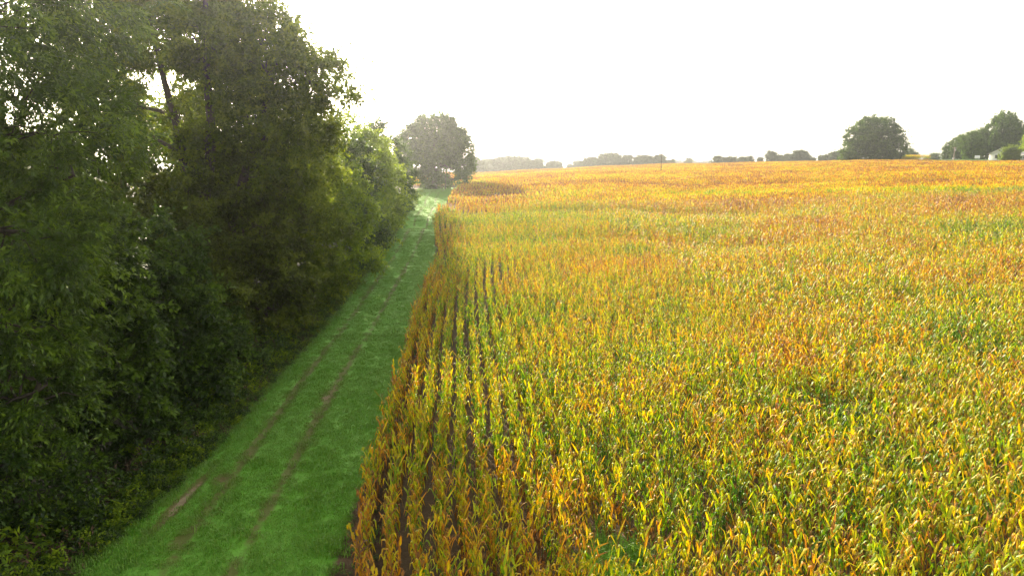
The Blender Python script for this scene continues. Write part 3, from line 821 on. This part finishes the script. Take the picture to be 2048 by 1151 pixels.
# --- filler trees deeper in the wood: three kinds, copied
fill_a = tree('forest_tree', -30.0, 62.0, ball(17, 5.0, 7, 21, .12), (.34, .2), M_big, 21, 'tall tree in the depth of the wood behind the front row', group='trees deeper in the wood', cr=1.1, twigs=7, per=9, density=.42, r0=.25)
fill_b = tree('forest_tree', -27.0, 33.0, ball(14, 4.6, 7, 22, .1), (.28, .16), M_under, 22, 'tall tree in the depth of the wood behind the front row', group='trees deeper in the wood', cr=1.0, twigs=7, per=10, density=.42, r0=.22)
for k, (src, x, y, s_) in enumerate(((fill_a, -25, 61, 1.25), (fill_b, -27, 47, 1.25), (fill_b, -24.5, 24, .95), (fill_b, -24.0, 41.5, .75), (fill_a, -31, 46, .72), (fill_b, -25.5, 53, .82), (fill_a, -38, 52, .8), (fill_b, -37, 38, .8),  # first copy added in the sun's path to stop light leaking onto the lane
        (fill_a, -25.5, 76, .75), (fill_b, -24.6, 66, .85), (fill_a, -34, 78, .8), (fill_b, -25.5, 89, .85), (fill_a, -27, 101, .68), (fill_b, -28, 118, .8), (fill_a, -36, 98, .7), (fill_b, -27, 140, .75), (fill_b, -31, 160, .7), (fill_b, -44, 66, .9))):
    e = copy_tree(src); e.location = (x, y, zf(x, y) - .05); e.rotation_euler.z = k * 1.3; e.scale = (s_, s_, s_ * random.uniform(.9, 1.08))

tree('shrub', -11.3, 107.0, [(.5, 0, 1.1, .9, 1.1, .8), (1.5, .4, 1.1, .9, 1.2, .8), (-.3, .2, .7, .6, .7, .5)],
     (.30, .12), M_bright, 15, 'low green leafy clump at the corn edge where the lane bends', 'shrub', cr=.5, twigs=7, per=9, density=.6, r0=.04)
# --- weeds and brambles along the wood's foot
wl, wq, wh = leaves_at(np.array([[0, 0, .25], [.25, .1, .45], [-.2, .2, .35], [.05, -.25, .5]]), norm(np.array([[0, 0, 1.0], [.6, .2, 1], [-.5, .5, 1], [.1, -.7, 1]])), np.full(4, .45), 7, 9, .11, .055, np.random.default_rng(3))
weed = mesh('weed', wl, wq, M_under, {'hue': wh})
wl2, wq2, wh2 = leaves_at(np.array([[0, 0, .2], [.3, .1, .3], [-.2, .2, .25]]), norm(np.array([[0, 0, 1.0], [.6, .2, 1], [-.5, .5, 1]])), np.full(3, .5), 7, 9, .14, .04, np.random.default_rng(4))
M_dry = plain('dry_litter', (.07, .04, .022), (.15, .09, .05), .9, 5)
weed3 = mesh('fresh_weed', wl * 1.1, wq, M_bright, {'hue': wh})
weed2 = mesh('dry_weed', wl2, wq2, M_dry, {'hue': wh2})
n = 1500
y = rng.uniform(14, 175, n) ** 1.0; y = 14 + (y - 14) * rng.uniform(.15, 1, n)
off = rng.exponential(.9, n) - .35
x = wood_edge(y) + .15 - off
s_ = rng.uniform(.5, 1.3, n) * np.clip(.6 + off * .5, .5, 1.6)
scatter('undergrowth', np.stack([x, y, Z(x, y)], -1), np.where(rng.random(n) < .15, 1, np.where(rng.random(n) < .2, 2, 0)), np.stack([x * 0, x * 0, rng.uniform(0, 6.28, n)], -1),
        np.stack([s_, s_, s_], -1), np.zeros(n), [weed, weed2, weed3], 'tangled weeds and dry brambles along the foot of the wood', 'undergrowth')

n = 1500
y = 14 + 90 * rng.random(n) ** 1.6; x = grass_edge(y) + rng.uniform(-.15, 1.0, n) * (corn_edge(y) - grass_edge(y) + .5)
s_ = rng.uniform(.18, .45, n)
scatter('leaf_litter', np.stack([x, y, Z(x, y) + .09], -1), (rng.random(n) > .3).astype(int), np.stack([x * 0, x * 0, rng.uniform(0, 6.28, n)], -1),
        np.stack([s_, s_, s_ * .45], -1), np.zeros(n), [weed, weed2], 'dry leaf litter and sprouts on the bare soil strip beside the corn', 'leaf litter')
# --- the great dark oak at the end of the lane
ox, oy = -20.3, 180.0
tree('oak_tree', ox, oy,
     [(0, 0, 15.6, 5.4, 5.4, 3.4), (-4.6, 0, 12.6, 4.2, 4.6, 3.2), (4.6, 0, 13.0, 4.4, 4.6, 3.2), (7.0, 0, 9.4, 3.0, 3.8, 3.0), (-6.4, 0, 9.0, 3.0, 3.6, 3.2), (0, -2, 10.6, 5.2, 3.6, 3.4),
      (1.5, 2.5, 10.4, 5.2, 3.6, 3.4), (8.0, 0, 5.6, 1.9, 2.8, 3.0), (4.4, 0, 8.0, 3.2, 3.4, 2.2), (-1.0, 0, 3.2, 2.7, 2.6, 3.4), (1.2, 0, 2.2, 2.2, 2.2, 2.2), (-4.5, 0, 6.4, 3.2, 3.2, 2.8), (7.0, 0, 2.8, 1.0, 1.6, 1.0)],
     (.42, .28), M_oak, 31, 'great dark round oak at the end of the grass lane, one limb drooping', void=-1.7, cr=1.3, twigs=8, per=9, density=.7, r0=.6, inner=.2, nsub=8,
     stems=[[(0, 0, -.3), (0, 0, 5), (.4, 0, 14)], [(0, 0, 3), (2.5, 0, 8), (5, 0, 12)], [(0, 0, 3), (-2.5, 0, 8), (-4.6, 0, 11)]])
# --- the round oak in the field at right
tx, ty = 155.8, 300.0
tree('oak_tree', tx, ty,
     [(-1, 0, 16.4, 7, 6, 3.6), (-6.5, 0, 13, 5.2, 5.5, 4.0), (5.6, 0, 12.6, 5.6, 5.5, 4.4), (-8.6, 0, 7.0, 4.6, 5, 3.6), (9.2, 0, 7.4, 4.2, 5, 4.2), (0, -3, 10, 6.5, 4, 4.5), (0, 3, 10, 6.5, 4, 4.5),
      (-4, 0, 4.6, 5, 4.6, 3.2), (3.4, -1, 4.2, 4.8, 4, 3.0), (9.4, 0, 4.0, 3.2, 3.6, 2.8), (-10.4, 0, 4.4, 2.8, 3.2, 2.4)],
     (.62, .42), M_oak, 32, 'lone broad round oak standing out in the corn field at right', void=-1.7, cr=1.6, twigs=7, per=7, density=.56, r0=.55, inner=.2, nsub=7)

# --- farmyard at the right
def oz(x, y): return zf(x, y)
VOID = -1.3
def far_tree_proto(seed, H, Rr, mat, leaf=(.8, .55), cr=1.7, n=8, base=.12, density=.5):
    cm, Cs = crown_mesh(ball(H, Rr, n, seed, base), leaf, cr, 6, 6, density, mat, seed, inner=.2)
    wm = wood_mesh([[(0, 0, -.4), (.1, 0, H * .4), (0, 0, H * .8)]], ball(H, Rr, n, seed, base), Cs, seed, .3, 4)
    return wm, cm
def place_far(proto, name, px, Yd, ptop, label, group=None, ws=1.0, cat='tree', Hn=None):
    """stand a tree on the terrain on the line of sight px at distance Yd, its top reaching elevation line ptop"""
    wm, cm = proto
    x = (px - 1024) / 1365.0 * (Yd * math.cos(R(10.1)) + 0) / 1.0
    g = zf(x, Yd)
    ang = math.atan((575.5 - ptop) / 1365.0) - R(10.1)
    top = CAM_H + Yd * math.tan(ang)
    if name == 'distant_tree': top += random.uniform(-1.4, .5)
    s_ = max(.25, (top - g) / Hn)
    e = empty(name, (x, Yd, g - .2), random.uniform(0, 6.28)); e.scale = (s_ * ws, s_ * ws, s_)
    link('trunk', wm, e); link('crown', cm, e)
    tag(e, label, cat, group)
    return e
pA = far_tree_proto(41, 16, 7.5, M_oak, (.65, .45), 1.5, 9)
pB = far_tree_proto(42, 16, 5.6, M_oak, (.6, .4), 1.4, 8, .1)
place_far(pA, 'farmyard_tree', 1998, 300, 222, 'tallest open crowned tree behind the white farmhouse', ws=.68, Hn=16.5)
place_far(pB, 'farmyard_tree', 2022, 303, 240, 'dark dense tree behind the farmhouse roof', ws=.8, Hn=16.5)
place_far(pB, 'farmyard_tree', 1938, 285, 262, 'dense rounded tree with a pale bare trunk on the lawn left of the farmhouse', ws=1.0, Hn=16.5)
place_far(pA, 'farmyard_tree', 1955, 305, 256, 'tree with thin upper branches behind the dense rounded tree on the lawn', ws=.7, Hn=16.5)
place_far(pA, 'farmyard_tree', 1918, 330, 268, 'darker grey green tree behind the pale utility pole', ws=.8, Hn=16.5)
place_far(pB, 'farmyard_tree', 1894, 335, 284, 'smallest loose tree left of the pale utility pole', ws=.9, Hn=16.5)
place_far(far_tree_proto(45, 16, 6.5, M_bright, (.6, .4), 1.3, 9), 'farmyard_tree', 2062, 262, 236, 'sunlit yellow green tree cut off by the right edge above the farmhouse', ws=.62, Hn=16.5)
place_far(far_tree_proto(44, 5, 2.9, M_yellow, (.3, .2), .6, 8, .28, .55), 'ornamental_tree', 2016, 256.5, 290, 'small round yellow green tree in front of the white farmhouse', ws=.82, Hn=5.2)
place_far(pB, 'field_tree', 1818, 420, 297, 'small dark tree low behind the right side of the lone oak', ws=1.4, Hn=16.5)
place_far(pB, 'field_tree', 1866, 470, 306, 'tiny tree clump beyond the rear corn plot', ws=1.6, Hn=16.5)

# --- distant tree line, hazy
ORD = ['first','second','third','fourth','fifth','sixth','seventh','eighth','ninth','tenth','eleventh','twelfth','thirteenth','fourteenth','fifteenth']
VOID = -.8
pF = [far_tree_proto(51 + k, 16, r_, M_far, (1.3, .9), 2.3, 7, .03, .55) for k, r_ in enumerate((8.0, 6.2, 9.5, 5.0))]
line = [(952, 316, 480), (966, 322, 500), (978, 318, 520), (994, 313, 500), (1008, 311, 520), (1022, 312, 500), (1036, 313, 520), (1050, 313, 500), (1064, 316, 520), (1077, 314, 500)]
for k, (a, t_, d_) in enumerate(line):
    place_far(pF[k % 4], 'distant_tree', a, d_, t_ , 'hazy tree, %s from the left in the far row right of the great dark oak' % ORD[k], 'far row right of the great oak', ws=1.15, Hn=16.5)
for k, (a, t_, d_) in enumerate([(1097, 320, 520), (1108, 318, 530), (1119, 322, 520), (1141, 325, 560)]):
    place_far(pF[(k + 1) % 4], 'distant_tree', a, d_, t_, 'small hazy tree, %s of three between the two left far rows' % ORD[k] if k < 3 else 'tiny lone hazy tree between the two far rows', 'short gap group of far trees' if k < 3 else None, ws=1.0, Hn=16.5)
for k, (a, t_, d_) in enumerate([(1160, 320, 560), (1173, 316, 540), (1187, 312, 540), (1203, 306, 520), (1220, 307, 530), (1236, 309, 520), (1258, 308, 530), (1276, 314, 550), (1287, 306, 520), (1305, 313, 540), (1319, 311, 520), (1342, 317, 560)]):
    place_far(pF[(k * 3 + 2) % 4], 'distant_tree', a, d_, t_, 'hazy tree, %s from the left in the far row behind the dark pole' % ORD[k], 'far row around the thin dark pole', ws=1.1, Hn=16.5)
place_far(pF[1], 'distant_tree', 1377, 700, 316, 'pale lone hazy tree on the crest between the far rows', ws=.9, Hn=16.5)
for k, a in enumerate(range(1345, 1430, 12)):
    place_far(pF[k % 4], 'distant_tree', a, 1150, 322 + (k % 3) * 1.0, 'faint blue grey tree, %s from the left on the farthest ridge' % ORD[k], 'farthest ridge trees', ws=1.8, Hn=16.5)
for k, (a, t_, d_) in enumerate([(1437, 308, 470), (1462, 309, 470), (1484, 313, 480), (1500, 309, 470), (1520, 312, 480), (1541, 302, 470), (1556, 308, 480), (1574, 304, 470), (1596, 298, 460), (1612, 308, 480), (1625, 310, 470), (1643, 309, 480), (1660, 305, 460), (1675, 301, 450), (1688, 303, 450)]):
    place_far(pF[(k * 2 + k // 3) % 4], 'distant_tree', a, d_, t_, 'grey green tree, %s from the left in the row left of the lone oak' % ORD[k], 'far row left of the lone oak', ws=1.1, Hn=16.5)

# ------------------------------------------------------------------ farmhouse, poles and yard things
M_white = plain('white_siding', (.74, .74, .72), (.82, .82, .80), .6, 2)
M_roof = plain('grey_shingle', (.10, .09, .09), (.17, .15, .14), .9, 6)
M_roofw = plain('pale_metal_roof', (.55, .56, .58), (.68, .69, .70), .4, 1)
M_dark = plain('dark_glass', (.03, .035, .04), (.05, .055, .06), .15, 1)
M_pole = plain('weathered_pole', (.28, .24, .19), (.42, .37, .30), .85, 3)
M_poled = plain('dark_pole', (.06, .045, .035), (.11, .085, .065), .85, 3)
M_metal = plain('grey_metal', (.30, .31, .32), (.42, .43, .44), .5, 3)
M_tyre = plain('black_rubber', (.02, .02, .02), (.03, .03, .03), .8, 3)
M_lawn = plain('lawn', (.10, .20, .03), (.16, .27, .05), .9, .6)
M_gravel = plain('gravel', (.30, .27, .23), (.42, .39, .34), .95, 3)

# lawn and drive round the house, a sheet on the ground
def sheet(name, poly_fn, x0, x1, y0, y1, mat, dz, n=24):
    xs_ = np.linspace(x0, x1, n); ys_ = np.linspace(y0, y1, n); A_, B_ = np.meshgrid(xs_, ys_)
    A_, B_ = poly_fn(A_, B_)
    v = np.stack([A_, B_, Z(A_, B_) + dz], -1).reshape(-1, 3)
    i = np.arange(n - 1)[:, None] * n; j = np.arange(n - 1)[None]
    q = np.stack([i + j, i + j + 1, i + n + j + 1, i + n + j], -1).reshape(-1, 4)
    return tag(link(name, mesh(name, v, q, mat, None, True)), kind='structure')
sheet('lawn', lambda a, b: (a, b), 156, 260, 254, 330, M_lawn, .06, 60)
sheet('gravel_drive', lambda a, b: (a, b + (a - 168) * -.05), 150, 250, 253.0, 256.0, M_gravel, .10, 40)
sheet('turning_strip', lambda a, b: (a, b), -24, -7, 172.5, 190, M_lane, .05, 20)

# house: gabled end facing the lane, low wing to the right
hx, hy = 187.5, 266.0; hz = zf(hx, hy)
house = empty('farmhouse', (hx, hy, hz), R(-33))
w = MB(); W2, D2, E, PK = 3.9, 6.0, 2.5, 4.6
V = [(-W2, -D2, -.6), (W2, -D2, -.6), (W2, -D2, E), (0, -D2, PK), (-W2, -D2, E), (-W2, D2, -.6), (W2, D2, -.6), (W2, D2, E), (0, D2, PK), (-W2, D2, E)]
w.add(V, [(0, 1, 2, 4), (6, 5, 9, 7), (0, 4, 9, 5), (1, 6, 7, 2)]); w.add(V, [(4, 2, 3), (7, 9, 8)])
w.box(W2, -3.0, -.6, W2 + 14, 3.5, 2.3)
link('wall', w.build('wall', M_white), house)
r_ = MB()
for s_ in (-1, 1):
    o1 = np.array([s_ * (W2 + .5), 0, E - .28]); o2 = np.array([0, 0, PK + .02])
    v = []
    for yy in (-D2 - .4, D2 + .4):
        for dz in (0.02, .16): v += [(o1[0], yy, o1[2] + dz), (o2[0], yy, o2[2] + dz)]
    r_.add(v, [(2, 3, 7, 6), (0, 4, 5, 1), (0, 1, 3, 2), (4, 6, 7, 5), (0, 2, 6, 4)])
ro = link('roof', r_.build('roof', M_roof), house)
fb = MB()
for s_ in (-1, 1):
    a = np.array([s_ * (W2 + .5), -D2 - .43, E - .3]); b = np.array([0, -D2 - .43, PK])
    fb.add([a, b, b + [0, 0, .2], a + [0, 0, .2]] + [p + np.array([0, .03, 0]) for p in (a, b, b + [0, 0, .2], a + [0, 0, .2])], [(0, 1, 2, 3), (7, 6, 5, 4), (3, 2, 6, 7), (0, 4, 5, 1)])
link('bargeboard', fb.build('bargeboard', M_white), ro)
wr = MB(); v = [(W2 + .02, -3.6, 2.25), (W2 + 14.4, -3.6, 2.25), (W2 + 14.4, .2, 3.3), (W2 + .02, .2, 3.3), (W2 + .02, 4.0, 2.25), (W2 + 14.4, 4.0, 2.25)]
v += [(a, b, c + .14) for a, b, c in v]
wr.add(v, [(6, 7, 8, 9), (9, 8, 11, 10), (0, 3, 2, 1), (3, 4, 5, 2), (0, 1, 7, 6), (5, 4, 10, 11)])
link('wing_roof', wr.build('wing_roof', M_roofw), house)
for (cx, cz, ww, hh, yy) in ((-1.9, 1.3, .9, 1.2, -D2), (1.4, 1.3, .9, 1.2, -D2), (W2 + 3.2, 1.2, 1.2, 1.1, -3.0), (W2 + 7, 1.2, 1.2, 1.1, -3.0), (W2 + 11, 1.2, 1.2, 1.1, -3.0)):
    f = MB(); t_ = .08
    f.box(cx - ww / 2 - t_, yy - .06, cz - hh / 2 - t_, cx - ww / 2, yy + .02, cz + hh / 2 + t_); f.box(cx + ww / 2, yy - .06, cz - hh / 2 - t_, cx + ww / 2 + t_, yy + .02, cz + hh / 2 + t_)
    f.box(cx - ww / 2, yy - .06, cz + hh / 2, cx + ww / 2, yy + .02, cz + hh / 2 + t_); f.box(cx - ww / 2, yy - .06, cz - hh / 2 - t_, cx + ww / 2, yy + .02, cz - hh / 2)
    f.box(cx - ww / 2, yy - .05, cz - .02, cx + ww / 2, yy + .01, cz + .02)
    fo = link('window', f.build('window', M_white), house)
    g = MB(); g.box(cx - ww / 2 + .003, yy - .03, cz - hh / 2 + .003, cx + ww / 2 - .003, yy + .015, cz - .023); g.box(cx - ww / 2 + .003, yy - .03, cz + .023, cx + ww / 2 - .003, yy + .015, cz + hh / 2 - .003)
    link('pane', g.build('pane', M_dark), fo)
tag(house, 'white gabled farmhouse with a long low wing at the right edge', 'house')

def pole(name, x, y, H, r, mat, label, arm=True, box=False):
    e = empty(name, (x, y, zf(x, y) - .1))
    m = MB(); m.tube([(0, 0, -.5), (0, 0, H * .5), (0, 0, H)], [r, r * .85, r * .7], 8); link('shaft', m.build('shaft', mat, True), e)
    if arm:
        a = MB(); a.box(-.9, -.06, H - .5, .9, .06, H - .38); link('crossarm', a.build('crossarm', mat), e)
        for s_ in (-.8, 0.3, .8):
            i_ = MB(); i_.tube([(s_, 0, H - .38), (s_, 0, H - .22), (s_, 0, H - .18)], [.035, .05, .02], 6); link('insulator', i_.build('insulator', M_metal), e)
    if box:
        b = MB(); b.tube([(.35, 0, H - 1.5), (.35, 0, H - 1.45), (.35, 0, H - .75), (.35, 0, H - .7)], [.12, .22, .22, .12], 10); link('transformer', b.build('transformer', M_metal), e)
    return tag(e, label, 'pole')
pole('utility_pole', (1905 - 1024) / 1365 * 257 * .985, 257, 7.3, .16, M_pole, 'pale wooden utility pole with a transformer beside the farmhouse lawn', True, True)
pole('utility_pole', 44.1, 205, 7.6, .15, M_poled, 'thin dark pole standing alone in the far corn field', False)
pole('post', -17.0, 176.5, 4.2, .07, M_poled, 'slim post beside the great oak where the lane turns', False)

# small pickup parked by the lawn
def pickup(x, y, rz):
    e = empty('parked_pickup', (x, y, zf(x, y) + .06), rz)
    b = MB(); V = [(-2.4, .45), (-2.4, 1.0), (-.5, 1.0), (-.35, 1.6), (.8, 1.6), (1.3, 1.05), (2.3, .95), (2.4, .45)]
    n = len(V); vv = [(a, -.85, c) for a, c in V] + [(a, .85, c) for a, c in V]
    b.add(vv, [(k, (k + 1) % n, n + (k + 1) % n, n + k) for k in range(n)])
    b.add(vv, [(0, k + 1, k) for k in range(1, n - 1)] + [(n, n + k, n + k + 1) for k in range(1, n - 1)])
    link('body', b.build('body', M_white), e)
    g = MB(); g.box(-.28, -.87, 1.08, .75, .87, 1.5); link('side_window', g.build('side_window', M_dark), e)
    for sx in (-1.5, 1.5):
        for sy in (-.8, .8):
            t_ = MB(); t_.tube([(sx, sy - .11, .36), (sx, sy + .11, .36)], [.36, .36], 14); link('wheel', t_.build('wheel', M_tyre), e)
    return tag(e, 'small white pickup parked on the lawn left of the farmhouse', 'pickup')
pickup(181.5, 271.0, R(57))

# ------------------------------------------------------------------ haze
def haze():
    m = bpy.data.materials.new('haze'); m.use_nodes = True; nt = m.node_tree
    nt.nodes.remove(nt.nodes['Principled BSDF'])
    v = nt.nodes.new('ShaderNodeVolumePrincipled')
    v.inputs['Color'].default_value = (.90, .93, .96, 1); v.inputs['Density'].default_value = .00034
    v.inputs['Anisotropy'].default_value = .82
    nt.links.new(v.outputs[0], nt.nodes['Material Output'].inputs['Volume'])
    b = MB(); b.box(-3600, -80, -40, 4600, 5100, 48)
    o = link('haze', b.build('haze', None)); o.data.materials.append(m)
    tag(o, kind='stuff')
haze()
